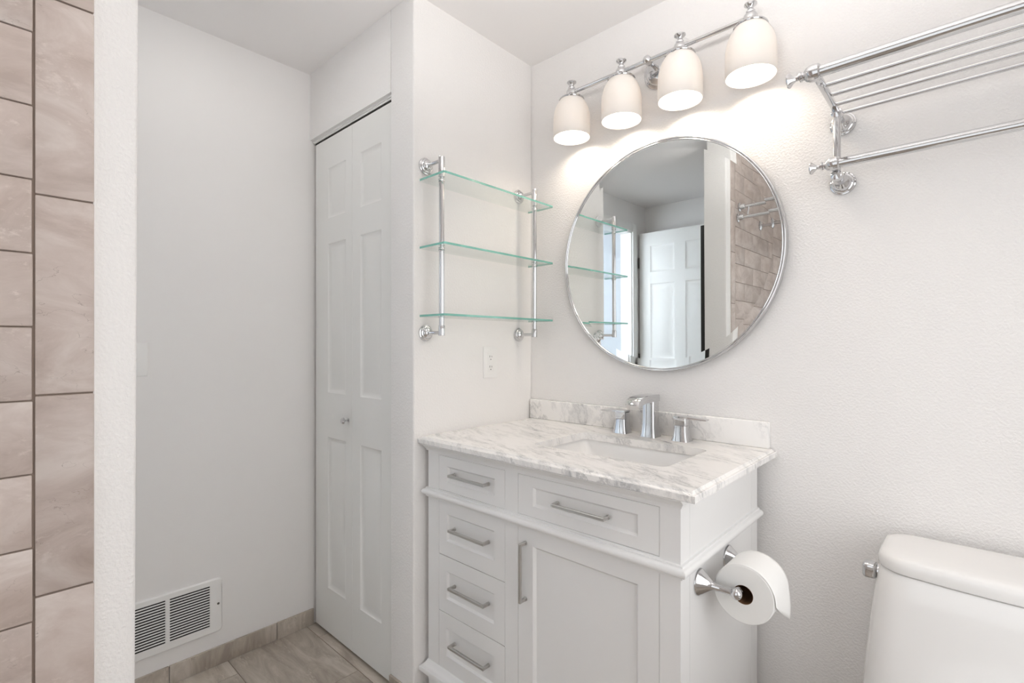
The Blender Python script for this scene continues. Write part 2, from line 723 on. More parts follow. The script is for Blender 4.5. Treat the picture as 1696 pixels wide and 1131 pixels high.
tf.build('field_tiles', M['tile'], shower_wall)
# pale plaster corner bead beside the tile
cb = MB()
cb.box(XP1 - 0.002, XP1 + 0.0030, -1.4432, -1.4395, 0.0, H, 0.0012, 2)
struct(cb.build('trim_1', M['wall_smooth']))

# tiled baseboards
def tile_base(name, boxes):
    m = MB()
    for q in boxes:
        m.box(*q, 0.0012, 2)
    return struct(m.build(name, M['base_tile']))


tile_base('baseboard_left', [(W_L, W_L + 0.009, a, b, 0.0, 0.0675) for a, b in ((-0.7345, -0.5815), (-1.1035, -0.7370), (-1.372, -1.1060))])
tile_base('baseboard_closet', [(XO + 0.003, -0.004, D1 - 0.009, D1, 0.0, 0.064)])
tile_base('baseboard_back', [(0.96, 1.56, -0.009, 0.0, 0.0, 0.0675), (1.562, X_R, -0.009, 0.0, 0.0, 0.0675)])

# bifold closet door track
hd = MB()
hd.box(W_L + 0.002, XO - 0.001, -0.580, -0.548, 2.056, ZO)
hd.box(W_L + 0.002, XO - 0.001, -0.5835, -0.580, 2.062, ZO)
trk_o = struct(hd.build('trim_2', M['plastic']))
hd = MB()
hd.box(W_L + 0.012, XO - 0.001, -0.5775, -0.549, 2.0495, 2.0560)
hd.build('track_gap_shade', M['dark'], trk_o)  # black box stands in for the shaded gap above the door

# ------------------------------------------------------------------ bifold closet door
door1 = bpy.data.objects.new('door_1', None)
COL.objects.link(door1)
door1.location = (-0.426, -0.565, 0.0)
WL['door_1'] = (-0.426, -0.565, 0.0)
struct(door1)
YD = -0.579
RINGS = [(0.006, 0.0045), (0.013, 0.0065), (0.020, 0.0065), (0.042, 0.0012)]
rows = ((1.717, 1.924), (1.000, 1.612), (0.196, 0.8175))
for nm, x0, x1, pa, pb in (('door_leaf', -0.7160, -0.4165, -0.611, -0.466), ('door_leaf', -0.4155, -0.1345, -0.358, -0.214)):
    m = MB()
    panel_slab(m, x0, x1, 0.013, 2.047, YD, 0.032, [(pa, pb, a, b) for a, b in rows], RINGS)
    m.build(nm, M['door'], door1)
m = MB()
m.lathe([(0.0085, 0), (0.0085, 0.003), (0.004, 0.005), (0.0035, 0.014), (0.008, 0.016), (0.0125, 0.020), (0.0125, 0.024), (0.009, 0.0285), (0.0, 0.0295)], (-0.447, YD, 0.902), (0, -1, 0), 28)
m.build('door_knob', M['chrome'], door1)['label'] = 'small round chrome knob'

# ------------------------------------------------------------------ heater grille low on the vent wall
vt = thing('wall_vent', 'white enamel louvered heater grille low on the alcove wall, above the tile baseboard', 'vent', (W_L, -1.11, 0.1267))
VX = W_L
y0v, y1v, z0v, z1v = -1.2845, -0.9355, 0.1267, 0.325
gy = ((-1.2420, -1.1160), (-1.1035, -0.9777))
gz0, gz1 = 0.1505, 0.3045
m = MB()
b = m.bm
# face plate with two openings, soft rounded outer corners and a slightly domed rim
outer = rrect(y0v, y1v, z0v, z1v, 0.016, 6)
m.loft([[(VX, yy, zz) for yy, zz in outer],
        [(VX + 0.006, yy, zz) for yy, zz in outer],
        [(VX + 0.010, yy, zz) for yy, zz in rrect(y0v + 0.003, y1v - 0.003, z0v + 0.003, z1v - 0.003, 0.014, 6)]], cap0=False, cap1=False)
f0 = VX + 0.010
inner = rrect(y0v + 0.003, y1v - 0.003, z0v + 0.003, z1v - 0.003, 0.014, 6)
# plate face: strips around the openings
for (a, c, d, e) in ((gy[0][1], gy[1][0], gz0, gz1),):
    m.box(VX + 0.004, f0, a, c, d, e)
m.box(VX + 0.004, f0, y0v + 0.004, gy[0][0], gz0, gz1)
m.box(VX + 0.004, f0, gy[1][1], y1v - 0.004, gz0, gz1)
for za, zb, zc in ((z0v + 0.003, gz0, z0v + 0.003), (gz1, z1v - 0.003, z1v - 0.003)):
    lowr = zc == z0v + 0.003
    pts = [p for p in inner if (p[1] < 0.2) == lowr]
    ya_, yb_ = y0v + 0.003, y1v - 0.003
    if lowr:
        poly = [(yb_, gz0), (ya_, gz0)] + pts
    else:
        poly = [(ya_, gz1), (yb_, gz1)] + pts
    m.prism(poly, 'x', VX + 0.004, f0)
m.build('face_plate', M['vent'], vt)
nsl = 16
for a, c in gy:
    m = MB()
    pit = (gz1 - gz0) / nsl
    for i in range(nsl):
        zc = gz0 + (i + 0.5) * pit
        m.prism([(f0 - 0.0003, zc - 0.0046), (f0 - 0.0003, zc - 0.0004), (f0 - 0.0015, zc - 0.0002), (VX + 0.0035, zc - 0.0034), (VX + 0.0030, zc - 0.0042), (f0 - 0.0020, zc - 0.0046)], 'y', a, c)
    m.build('louvers', M['vent'], vt)
m = MB()
m.box(VX + 0.0004, VX + 0.002, y0v + 0.02, y1v - 0.02, gz0 - 0.005, gz1 + 0.005)
m.build('dark_cavity', M['dark'], vt)
m = MB()
m.lathe([(0.0042, 0), (0.0042, 0.001), (0.003, 0.002), (0, 0.0023)], (f0, -0.9505, 0.231), (1, 0, 0), 16)
m.build('screw', M['hinge'], vt)

# ------------------------------------------------------------------ light switch beside the doorway
sw = thing('light_switch', 'white light switch plate on the alcove wall, half hidden by the partition', 'light switch', (W_L, -1.20, 1.09))
m = MB()
m.box(W_L, W_L + 0.006, -1.2375, -1.1665, 1.0895, 1.2035, 0.0025, 3)
m.build('cover_plate', M['plastic'], sw)
m = MB()
m.box(W_L + 0.005, W_L + 0.0075, -1.208, -1.196, 1.134, 1.159)
m.prism([(W_L + 0.007, 1.140), (W_L + 0.016, 1.150), (W_L + 0.016, 1.155), (W_L + 0.007, 1.153)], 'y', -1.206, -1.198)
m.build('toggle', M['plastic'], sw)

# ------------------------------------------------------------------ power outlet
ol = thing('power_outlet', 'white duplex power outlet on the wall below the glass shelves', 'outlet', (0, -0.2455, 1.0715))
m = MB()
m.box(0, 0.0055, -0.2820, -0.2095, 1.0715, 1.1900, 0.0022, 3)
m.build('cover_plate', M['plastic'], ol)
m = MB()
m.box(0.004, 0.0072, -0.2615, -0.2285, 1.0970, 1.1655, 0.0010, 2)
rc = m.build('receptacle', M['plastic'], ol)
for zc in (1.150, 1.112):
    m = MB()
    m.box(0.0068, 0.0074, -0.2530, -0.2510, zc - 0.001, zc + 0.0065)
    m.box(0.0068, 0.0074, -0.2420, -0.2402, zc - 0.001, zc + 0.0055)
    m.lathe([(0.0022, 0), (0.0022, 0.0006)], (0.0068, -0.2465, zc - 0.008), (1, 0, 0), 12)
    m.build('socket_slots', M['slot'], rc)
for zc in (1.0845, 1.177):
    m = MB()
    m.lathe([(0.003, 0), (0.0028, 0.0008), (0, 0.001)], (0.0053, -0.2458, zc), (1, 0, 0), 12)
    m.build('screw', M['plastic'], ol)

# ------------------------------------------------------------------ three-tier glass wall shelf
sh = thing('glass_wall_shelf', 'three tier glass and chrome shelf unit mounted on the wall above the outlet', 'shelf', (0, -0.315, 1.22))
GX0, GX1, GY0, GY1 = 0.012, 0.141, -0.583, -0.035
for zc in (1.7349, 1.5142, 1.2914):
    m = MB()
    outl = rrect(GX0, GX1, GY0, GY1, 0.006, 3)
    m.prism(outl, 'z', zc - 0.0035, zc + 0.0035)
    bmesh.ops.recalc_face_normals(m.bm, faces=m.bm.faces)
    for f in m.bm.faces:
        f.material_index = 0 if abs(f.normal.z) > 0.9 or f.normal.x < -0.9 else 1
    m.build('glass_shelf', None, sh, mats=[M['glass'], M['glass_edge']])
PX = 0.085


def flange(m, o, ax, r, h, stem_r, stem_l):
    """stepped round chrome escutcheon with a stem"""
    m.lathe([(r, 0), (r, 0.12 * h), (r * 0.97, 0.22 * h), (r * 0.88, 0.26 * h), (r * 0.86, 0.42 * h), (r * 0.80, 0.50 * h), (r * 0.70, 0.54 * h),
             (r * 0.66, 0.70 * h), (r * 0.52, 0.88 * h), (stem_r * 1.5, h), (stem_r, h * 1.25), (stem_r, stem_l)], o, ax, 36)


for yp in (-0.5475, -0.083):
    m = MB()
    m.lathe([(0.0, 1.2262), (0.0095, 1.2265), (0.0105, 1.2275), (0.0105, 1.258), (0.0098, 1.2595), (0.0085, 1.260), (0.0085, 1.2870)], (PX, yp, 0), (0, 0, 1), 24)
    for za, zb in ((1.2956, 1.5100), (1.5184, 1.7308)):
        m.lathe([(0.0088, za), (0.0088, zb - 0.012), (0.0105, zb - 0.0105), (0.0105, zb - 0.002), (0.0095, zb)], (PX, yp, 0), (0, 0, 1), 24)
    m.lathe([(0.0095, 1.7390), (0.0105, 1.7400), (0.0105, 1.8005), (0.0095, 1.8035), (0.0, 1.804)], (PX, yp, 0), (0, 0, 1), 24)
    for zc in (1.2914, 1.5142, 1.7349):
        m.lathe([(0.0105, zc - 0.0055), (0.0105, zc - 0.0037)], (PX, yp, 0), (0, 0, 1), 24)
        m.lathe([(0.0105, zc + 0.0037), (0.0105, zc + 0.0055)], (PX, yp, 0), (0, 0, 1), 24)
        m.lathe([(0.005, zc - 0.006), (0.005, zc + 0.006)], (PX, yp, 0), (0, 0, 1), 16)
    m.build('post', M['chrome'], sh)
    for zf in (1.792, 1.2365):
        m = MB()
        flange(m, (0.0, yp, zf), (1, 0, 0), 0.0275, 0.022, 0.0058, PX - 0.006)
        m.build('wall_bracket', M['chrome'], sh)

# ------------------------------------------------------------------ vanity cabinet
VC = (0.45, -0.30, 0.0)
va = thing('vanity_cabinet', 'white bathroom vanity cabinet with four drawers and one door under the marble top', 'cabinet', VC)
CX0, CX1, CYF, CYB = 0.026, 0.887, -0.555, -0.042
Z0, Z1 = 0.118, 0.8745
m = MB()
# front frame: stiles and rails
for (a, c, d, e) in ((CX0, 0.0800, 0.10, Z1), (0.3735, 0.4225, 0.16, Z1), (0.8390, CX1, 0.10, Z1),):
    m.box(a, c, CYF, CYF + 0.022, d, e)
for (a, c, d, e) in ((0.0800, 0.3735, 0.8440, Z1), (0.4225, 0.8390, 0.8440, Z1), (0.0800, 0.3735, 0.7065, 0.7330), (0.4225, 0.8390, 0.7085, 0.7345),
                     (0.0800, 0.3735, 0.10, 0.1640), (0.4225, 0.8390, 0.10, 0.1640)):
    m.box(a, c, CYF, CYF + 0.022, d, e)
# sides, bottom, back
m.box(CX1 - 0.018, CX1 - 0.0015, CYF + 0.022, CYB, 0.10, Z1)
# right side frame: flush stiles and a field set back by the groove
m.box(CX1 - 0.004, CX1, CYF + 0.022, -0.5095, 0.10, Z1)
m.box(CX1 - 0.004, CX1, -0.5085, -0.0945, 0.10, Z1)
m.box(CX1 - 0.004, CX1, -0.0935, CYB, 0.10, Z1)
m.box(CX0, CX0 + 0.018, CYF + 0.022, CYB, 0.10, Z1)
m.box(CX0 + 0.018, CX1 - 0.018, CYF + 0.03, CYB, 0.118, 0.136)
m.box(CX0 + 0.018, CX1 - 0.018, CYB - 0.012, CYB, 0.118, 0.70)
m.build('carcass', M['cabinet'], va)


def rect_ring(k, z, x0=CX0, x1=CX1, y0=CYF, y1=CYB, kx1=None, kx0=None):
    a = x0 - (k if kx0 is None else kx0)
    c = x1 + (k if kx1 is None else kx1)
    return [(a, y0 - k, z), (c, y0 - k, z), (c, y1, z), (a, y1, z)]


m = MB()   # crown moulding under the worktop
prof = [(0.0005, 0.8500), (0.004, 0.8515), (0.0045, 0.8555), (0.0075, 0.8580), (0.0100, 0.8625), (0.0145, 0.8680), (0.0195, 0.8705), (0.0200, 0.8743)]
m.loft([rect_ring(k, z, kx1=min(k, 0.010) * 0.9, y1=CYF + 0.020) for k, z in prof])
m.build('crown_moulding', M['cabinet'], va)
m = MB()   # astragal round the cabinet
prof = [(0.0005, 0.7000)]
prof += [(0.006, 0.7010), (0.0065, 0.7055)]
for i in range(9):
    a = -pi / 2 + pi * i / 8
    prof.append((0.0075 + 0.0095 * cos(a), 0.7160 + 0.0095 * sin(a)))
prof += [(0.0065, 0.7265), (0.006, 0.7300), (0.0005, 0.7310)]
m.loft([rect_ring(k, z, kx0=min(k, 0.018)) for k, z in prof])
m.build('waist_moulding', M['cabinet'], va)
m = MB()   # base moulding
prof = [(0.0005, 0.1660), (0.002, 0.1640), (0.006, 0.1560), (0.016, 0.1450), (0.0215, 0.1425), (0.0225, 0.1400), (0.0225, 0.1290), (0.020, 0.1270), (0.012, 0.1265), (0.001, 0.1240)]
m.loft([rect_ring(k, z) for k, z in prof])
m.build('base_moulding', M['cabinet'], va)
for fx, fy in ((CX0, CYF), (CX1 - 0.055, CYF), (CX0, CYB - 0.055), (CX1 - 0.055, CYB - 0.055)):
    m = MB()
    m.loft([[(fx + 0.004, fy + 0.004, 0), (fx + 0.051, fy + 0.004, 0), (fx + 0.051, fy + 0.051, 0), (fx + 0.004, fy + 0.051, 0)],
            [(fx, fy, 0.128), (fx + 0.055, fy, 0.128), (fx + 0.055, fy + 0.055, 0.128), (fx, fy + 0.055, 0.128)]])
    m.build('foot', M['cabinet'], va)

SH = [(0.0015, 0.0025), (0.006, 0.0065)]
SHD = [(0.0015, 0.0025), (0.007, 0.0075)]


def pull_x(m, xc, zc, L, y):
    """square bar pull along x"""
    m.box(xc - L / 2, xc + L / 2, y - 0.0275, y - 0.0190, zc - 0.0042, zc + 0.0042, 0.0010, 1)
    for s in (-1, 1):
        m.box(xc + s * (L / 2 - 0.0042) - 0.0042, xc + s * (L / 2 - 0.0042) + 0.0042, y - 0.0195, y + 0.0005, zc - 0.0042, zc + 0.0042, 0.0010, 1)
        m.lathe([(0.0058, 0), (0.0058, 0.006)], (xc + s * (L / 2 - 0.0042), y + 0.0003, zc), (0, -1, 0), 16)


g = 0.0011
YDR = CYF + 0.0005
for nm, x0, x1, z0, z1, pan, hx, hz in (
        ('drawer', 0.0800, 0.3735, 0.7330, 0.8440, (0.1210, 0.3310, 0.7625, 0.8120), 0.2325, 0.7920),
        ('drawer', 0.4225, 0.8390, 0.7345, 0.8440, (0.4760, 0.7865, 0.7640, 0.8150), 0.6345, 0.7910),
        ('drawer', 0.0800, 0.3735, 0.5270, 0.7065, (0.1180, 0.3300, 0.5750, 0.6610), 0.2325, 0.6230),
        ('drawer', 0.0800, 0.3735, 0.3460, 0.5270, (0.1180, 0.3300, 0.3920, 0.4800), 0.2325, 0.4440),
        ('drawer', 0.0800, 0.3735, 0.1640, 0.3460, (0.1180, 0.3300, 0.2110, 0.2990), 0.2325, 0.2650)):
    m = MB()
    panel_slab(m, x0 + g, x1 - g, z0 + g, z1 - g, YDR, 0.018, [pan], SH)
    d = m.build(nm, M['cabinet'], va)
    m = MB()
    pull_x(m, hx, hz, 0.158, YDR)
    m.build('drawer_pull', M['nickel'], d)['label'] = 'brushed metal bar pull'
m = MB()
panel_slab(m, 0.4225 + g, 0.8390 - g, 0.1640 + g, 0.7085 - g, YDR, 0.018, [(0.4760, 0.7865, 0.2160, 0.6570)], SHD)
d = m.build('cabinet_door', M['cabinet'], va)
m = MB()
hx, za, zb = 0.4505, 0.5040, 0.6640
m.box(hx - 0.0042, hx + 0.0042, YDR - 0.0275, YDR - 0.0190, za, zb, 0.0010, 1)
for zz in (za + 0.0042, zb - 0.0042):
    m.box(hx - 0.0042, hx + 0.0042, YDR - 0.0195, YDR + 0.0005, zz - 0.0042, zz + 0.0042, 0.0010, 1)
    m.lathe([(0.0058, 0), (0.0058, 0.006)], (hx, YDR + 0.0003, zz), (0, -1, 0), 16)
m.build('door_pull', M['nickel'], d)['label'] = 'brushed metal bar pull'

# ------------------------------------------------------------------ marble worktop with sink cut-out
m = MB()
TX0, TX1, TYF, TYB = 0.003, 0.929, -0.582, -0.002
prof = [(0.002, 0.8746), (0.0, 0.8760), (0.0, 0.8895), (0.0012, 0.8906), (0.0045, 0.8910), (0.0065, 0.8918), (0.0085, 0.8938), (0.0098, 0.8962), (0.0112, 0.8972)]
b = m.bm
rings = []
for k, zz in prof:
    rings.append([b.verts.new(q) for q in ((TX0 + k, TYF + k, zz), (TX1 - k, TYF + k, zz), (TX1 - k, TYB - k * 0.6, zz), (TX0 + k, TYB - k * 0.6, zz))])
for a, c in zip(rings, rings[1:]):
    for i in range(4):
        m.face([a[i], a[(i + 1) % 4], c[(i + 1) % 4], c[i]])
SX0, SX1, SY0, SY1, SR = 0.363, 0.790, -0.424, -0.150, 0.022
cut = rrect(SX0, SX1, SY0, SY1, SR, 6)
n1 = 7


def plate_with_hole(outer4, z, cutpts):
    """outer4: verts FL, FR, BR, BL"""
    hv = [b.verts.new((px, py, z)) for px, py in cutpts]
    grp = [hv[i * n1:(i + 1) * n1] for i in range(4)]      # BR, BL, FL, FR corners of the cut-out
    FLo, FRo, BRo, BLo = outer4
    for corner, gq in zip((BRo, BLo, FLo, FRo), grp):
        for i in range(n1 - 1):
            m.face([corner, gq[i], gq[i + 1]])
    order = [(BRo, BLo, 0, 1), (BLo, FLo, 1, 2), (FLo, FRo, 2, 3), (FRo, BRo, 3, 0)]
    for c0, c1, i, j in order:
        m.face([c0, grp[i][-1], grp[j][0], c1])
    return hv


hv1 = plate_with_hole(rings[-1], 0.8972, cut)
hv0 = plate_with_hole(rings[0], 0.8746, cut)
for i in range(len(hv1)):
    j = (i + 1) % len(hv1)
    m.face([hv1[i], hv1[j], hv0[j], hv0[i]])
top = m.build('worktop', M['marble'], base=(0.466, -0.29, 0.8746))
tag(top, 'grey veined white marble worktop with an ogee edge and rectangular sink cut-out', 'countertop')

m = MB()
m.box(0.0055, 0.9126, -0.0205, -0.0005, 0.8972, 0.9745, 0.0035, 3)
bs = m.build('backsplash', M['marble'], base=(0.459, -0.01, 0.8972))
tag(bs, 'low grey veined marble backsplash strip standing behind the faucet', 'backsplash')

# ------------------------------------------------------------------ undermount sink
si = thing('sink', 'white rectangular undermount sink basin set under the marble top', 'sink', (0.576, -0.287, 0.74))
m = MB()
def R3(x0, x1, y0, y1, r, z, n=6):
    return [(px, py, z) for px, py in rrect(x0, x1, y0, y1, r, n)]
e = 0.006
rings = [R3(SX0 - 0.03, SX1 + 0.03, SY0 - 0.03, SY1 + 0.03, 0.035, 0.8735),
         R3(SX0 - e, SX1 + e, SY0 - e, SY1 + e, 0.026, 0.8735),
         R3(SX0 - e + 0.002, SX1 + e - 0.002, SY0 - e + 0.002, SY1 + e - 0.002, 0.028, 0.866),
         R3(SX0 + 0.030, SX1 - 0.016, SY0 + 0.006, SY1 - 0.006, 0.034, 0.815),
         R3(SX0 + 0.050, SX1 - 0.024, SY0 + 0.012, SY1 - 0.014, 0.040, 0.775),
         R3(SX0 + 0.060, SX1 - 0.034, SY0 + 0.024, SY1 - 0.024, 0.045, 0.758),
         R3(SX0 + 0.085, SX1 - 0.060, SY0 + 0.050, SY1 - 0.050, 0.045, 0.750),
         R3(0.555, 0.600, -0.310, -0.265, 0.022, 0.747)]
m.loft(rings, cap0=False, cap1=True)
# outer shell so the bowl has thickness
rings = [R3(SX0 - 0.03, SX1 + 0.03, SY0 - 0.03, SY1 + 0.03, 0.035, 0.8735),
         R3(SX0 - 0.03, SX1 + 0.03, SY0 - 0.03, SY1 + 0.03, 0.035, 0.862),
         R3(SX0 - 0.004, SX1 + 0.004, SY0 - 0.004, SY1 + 0.004, 0.03, 0.855),
         R3(SX0 + 0.04, SX1 - 0.015, SY0 + 0.004, SY1 - 0.004, 0.04, 0.765),
         R3(SX0 + 0.08, SX1 - 0.06, SY0 + 0.05, SY1 - 0.05, 0.04, 0.740)]
m.loft(rings, cap0=False, cap1=True)
m.build('basin', M['porcelain'], si)
m = MB()
m.lathe([(0.021, 0), (0.021, 0.002), (0.014, 0.003), (0.012, 0.001), (0, 0.001)], (0.5775, -0.2875, 0.7475), (0, 0, 1), 24)
m.build('drain', M['chrome'], si)

# ------------------------------------------------------------------ widespread faucet
fa = thing('faucet', 'chrome widespread faucet with square spout and two lever handles on the marble top', 'faucet', (0.567, -0.070, 0.8972))
ZT = 0.8972


def rsq(cx, cyy, hx, hy, r, z, n=4):
    return [(px, py, z) for px, py in rrect(cx - hx, cx + hx, cyy - hy, cyy + hy, r, n)]


m = MB()
fx, fy = 0.567, -0.066
m.loft([rsq(fx, fy, 0.0275, 0.0265, 0.008, ZT), rsq(fx, fy, 0.0270, 0.0260, 0.008, ZT + 0.004), rsq(fx, fy, 0.0245, 0.0235, 0.007, ZT + 0.016),
        rsq(fx, fy, 0.0222, 0.0212, 0.006, ZT + 0.040), rsq(fx, fy, 0.0215, 0.0205, 0.006, ZT + 0.080), rsq(fx, fy, 0.0215, 0.0205, 0.006, ZT + 0.120)])
sp = m.build('spout', M['chrome'], fa)
m = MB()
# spout arm: flat bar that reaches out and turns down at its tip
path = [(-0.0445, 1.0345, 1.0125), (-0.105, 1.0360, 1.0130), (-0.140, 1.0350, 1.0120), (-0.160, 1.0325, 1.0085), (-0.174, 1.0280, 1.0040), (-0.184, 1.0205, 0.9985), (-0.1895, 1.0090, 0.9940)]
hw = 0.0222
rings = []
for yy, zt, zb in path:
    t = (yy + 0.046) / -0.14
    yb = yy + 0.010 * max(0, t) ** 2
    rings.append([(fx - hw, yb, zb), (fx + hw, yb, zb), (fx + hw, yy, zt - 0.0015), (fx + hw - 0.002, yy, zt), (fx - hw + 0.002, yy, zt), (fx - hw, yy, zt - 0.0015)])
m.loft(rings)
m.build('spout_arm', M['chrome'], sp)
for hx, sgn in ((0.462, -1), (0.6735, 1)):
    m = MB()
    m.loft([rsq(hx, fy, 0.0265, 0.0255, 0.008, ZT), rsq(hx, fy, 0.0258, 0.0248, 0.008, ZT + 0.003), rsq(hx, fy, 0.0225, 0.0215, 0.007, ZT + 0.014),
            rsq(hx, fy, 0.0200, 0.0190, 0.006, ZT + 0.032), rsq(hx, fy, 0.0195, 0.0185, 0.006, ZT + 0.0480)])
    ho = m.build('handle', M['chrome'], fa)
    m = MB()
    m.loft([rsq(hx, fy, 0.0195, 0.0185, 0.006, ZT + 0.0492), rsq(hx, fy, 0.0200, 0.0190, 0.006, ZT + 0.062), rsq(hx, fy, 0.0200, 0.0190, 0.006, ZT + 0.072)])
    rings = []
    for t, hy, zt, zb in ((-0.020, 0.018, 0.9735, 0.9668), (0.012, 0.0180, 0.9742, 0.9672), (0.040, 0.0150, 0.9728, 0.9668), (0.066, 0.0130, 0.9712, 0.9662), (0.080, 0.0120, 0.9705, 0.9668)):
        xx = hx + sgn * t
        rings.append([(xx, fy - hy, zb), (xx, fy + hy, zb), (xx, fy + hy, zt), (xx, fy - hy, zt)])
    m.loft(rings)
    m.build('lever', M['chrome'], ho)

# ------------------------------------------------------------------ round mirror
MC = (0.5731, 0.0, 1.4937)
mi = thing('round_mirror', 'round wall mirror in a thin chrome frame above the faucet', 'mirror', MC)
m = MB()
m.lathe([(0.3845, 0.0015), (0.3855, 0.003), (0.3855, 0.021), (0.3840, 0.0245), (0.3820, 0.0255), (0.3800, 0.0245), (0.3792, 0.0225), (0.3780, 0.0225), (0.3772, 0.0245), (0.3755, 0.0250), (0.3742, 0.0235), (0.3738, 0.0190), (0.3738, 0.0015)], MC, (0, -1, 0), 160, cap0=False, cap1=False)
m.build('frame', M['chrome'], mi, angle=60)
m = MB()
BV = 0.350
m.lathe([(0.3745, 0.0205 + (0.3745 - BV) * math.tan(radians(1.0))), (BV, 0.0205), (0.0, 0.0205)], MC, (0, -1, 0), 160, cap0=False, cap1=False)
gl = m.build('glass', M['mirror'], mi, angle=0.2)
m = MB()
m.lathe([(0.372, 0.0016), (0.372, 0.018)], MC, (0, -1, 0), 96)
m.build('backing', M['dark'], mi)
mi.rotation_euler = (radians(0.3), 0, 0)

# ------------------------------------------------------------------ four-light vanity fixture
LY, LZ = -0.090, 2.1170
vl = thing('vanity_light', 'chrome bar wall light with four lit opal glass shades above the round mirror', 'wall light', (0.5755, 0, 2.117))
m = MB()
m.lathe([(0.060, 0), (0.060, 0.004), (0.056, 0.009), (0.050, 0.011), (0.046, 0.018), (0.030, 0.026), (0.0, 0.029)], (0.572, 0, 2.119), (0, -1, 0), 48)
m.build('backplate', M['chrome'], vl)
m = MB()
m.lathe([(0.012, 0.022), (0.0075, 0.030), (0.0065, 0.050), (0.0075, 0.068), (0.0125, 0.076), (0.0135, 0.090), (0.0125, 0.101), (0.006, 0.108), (0, 0.109)], (0.570, 0, 2.118), (0, -1, 0), 24)
m.build('arm', M['chrome'], vl)
m = MB()
m.tube((0.262, LY, LZ), (0.890, LY, LZ), 0.0070, 20)
m.build('bar', M['chrome'], vl)
SXs = (0.2680, 0.4730, 0.6780, 0.8840)
for xs_ in SXs:
    m = MB()
    zb = 1.9510
    po = [(0.0650, 0.0), (0.0664, 0.003), (0.0666, 0.030), (0.0665, 0.060), (0.0660, 0.076), (0.0640, 0.091), (0.0603, 0.105), (0.0550, 0.1175), (0.0490, 0.1280), (0.0430, 0.1360), (0.0395, 0.1400)]
    pi_ = [(0.0365, 0.1370), (0.0400, 0.1330), (0.0460, 0.1250), (0.0520, 0.1145), (0.0570, 0.102), (0.0605, 0.088), (0.0622, 0.074), (0.0627, 0.058), (0.0628, 0.030), (0.0626, 0.003), (0.0650, 0.0)]
    m.lathe(po + pi_, (xs_, LY, zb), (0, 0, 1), 48, cap0=False, cap1=False)
    bmesh.ops.remove_doubles(m.bm, verts=m.bm.verts, dist=1e-5)
    m.build('lamp_shade', M['opal'], vl, angle=60)['label'] = 'white opal glass bell shade'
    m = MB()
    m.lathe([(0.034, 0.1345), (0.0445, 0.1360), (0.0460, 0.1385), (0.0450, 0.1415), (0.034, 0.1455), (0.021, 0.1500), (0.0175, 0.1550), (0.0190, 0.1600),
             (0.0190, 0.1690), (0.0160, 0.1750), (0.0120, 0.1780), (0.0125, 0.1830), (0.0100, 0.1860), (0.0075, 0.1900), (0.0085, 0.1940), (0.0140, 0.1990), (0.0170, 0.2015), (0.0170, 0.2040), (0.0110, 0.2075), (0.0, 0.2085)], (xs_, LY, zb), (0, 0, 1), 32)
    m.build('shade_cap', M['chrome'], vl)['label'] = 'chrome cap with a small turned finial'
    m = MB()
    m.lathe([(0.013, 0.136), (0.013, 0.126), (0.019, 0.120), (0.024, 0.112), (0.024, 0.106), (0.017, 0.098), (0.0, 0.094)], (xs_, LY, zb), (0, 0, 1), 24)
    m.build('bulb', M['bulb'], vl)
    lp = lamp('bulb_glow', 'POINT', (xs_, LY, zb + 0.056), BULB_W, (1.0, 0.88, 0.74), 0.034)

# ------------------------------------------------------------------ chrome towel rack
tr = thing('towel_rack', 'chrome towel rack with shelf rods and a lower bar, above the toilet', 'towel rack', (1.395, 0, 1.62))
RX0, RX1 = 1.0890, 1.7000
BYF, BZF = -0.322, 1.793
for rx, sg in ((RX0, -1), (RX1, 1)):
    for zf in (1.7845, 1.6265):
        m = MB()
        flange(m, (rx, 0, zf), (0, -1, 0), 0.0300, 0.024, 0.0085, 0.078)
        m.lathe([(0.0095, 0.066), (0.0125, 0.072), (0.0135, 0.084), (0.0120, 0.096), (0.0, 0.101)], (rx, 0, zf), (0, -1, 0), 24)
        m.build('wall_bracket', M['chrome'], tr)
    m = MB()
    m.tube((rx, -0.086, 1.6300), (rx, -0.086, 1.7920), 0.0088)
    m.box(rx - 0.0075, rx + 0.0075, -0.318, -0.050, 1.7845, 1.7975, 0.0035, 2)
    m.build('side_arm', M['chrome'], tr)
    for yb_, zb_, r0 in ((BYF, BZF, 0.0175), (-0.1080, 1.6510, 0.0165)):
        m = MB()
        xb = rx + sg * 0.004
        m.lathe([(r0 * 0.80, -0.014), (r0 * 1.02, -0.011), (r0 * 1.05, -0.002), (r0 * 1.02, 0.006), (r0 * 0.85, 0.013), (r0 * 0.52, 0.018), (r0 * 0.50, 0.021), (r0 * 0.62, 0.023), (r0 * 0.60, 0.026),
                 (r0 * 0.36, 0.029), (r0 * 0.32, 0.034), (r0 * 0.50, 0.040), (r0 * 0.86, 0.0455), (r0 * 0.95, 0.048), (r0 * 0.90, 0.0505), (r0 * 0.5, 0.053), (0, 0.0535)], (xb, yb_, zb_), (sg, 0, 0), 28)
        m.build('finial', M['chrome'], tr)
m = MB()
m.tube((RX0, BYF, BZF), (RX1, BYF, BZF), 0.0122, 28)
m.build('front_bar', M['chrome'], tr)
for yy in (-0.2470, -0.1880, -0.1250, -0.0620):
    m = MB()
    m.tube((RX0, yy, 1.7925), (RX1, yy, 1.7925), 0.0052, 16)
    m.build('shelf_rod', M['chrome'], tr)
m = MB()
m.tube((RX0, -0.1080, 1.6510), (RX1, -0.1080, 1.6510), 0.0118, 28)
m.build('towel_bar', M['chrome'], tr)

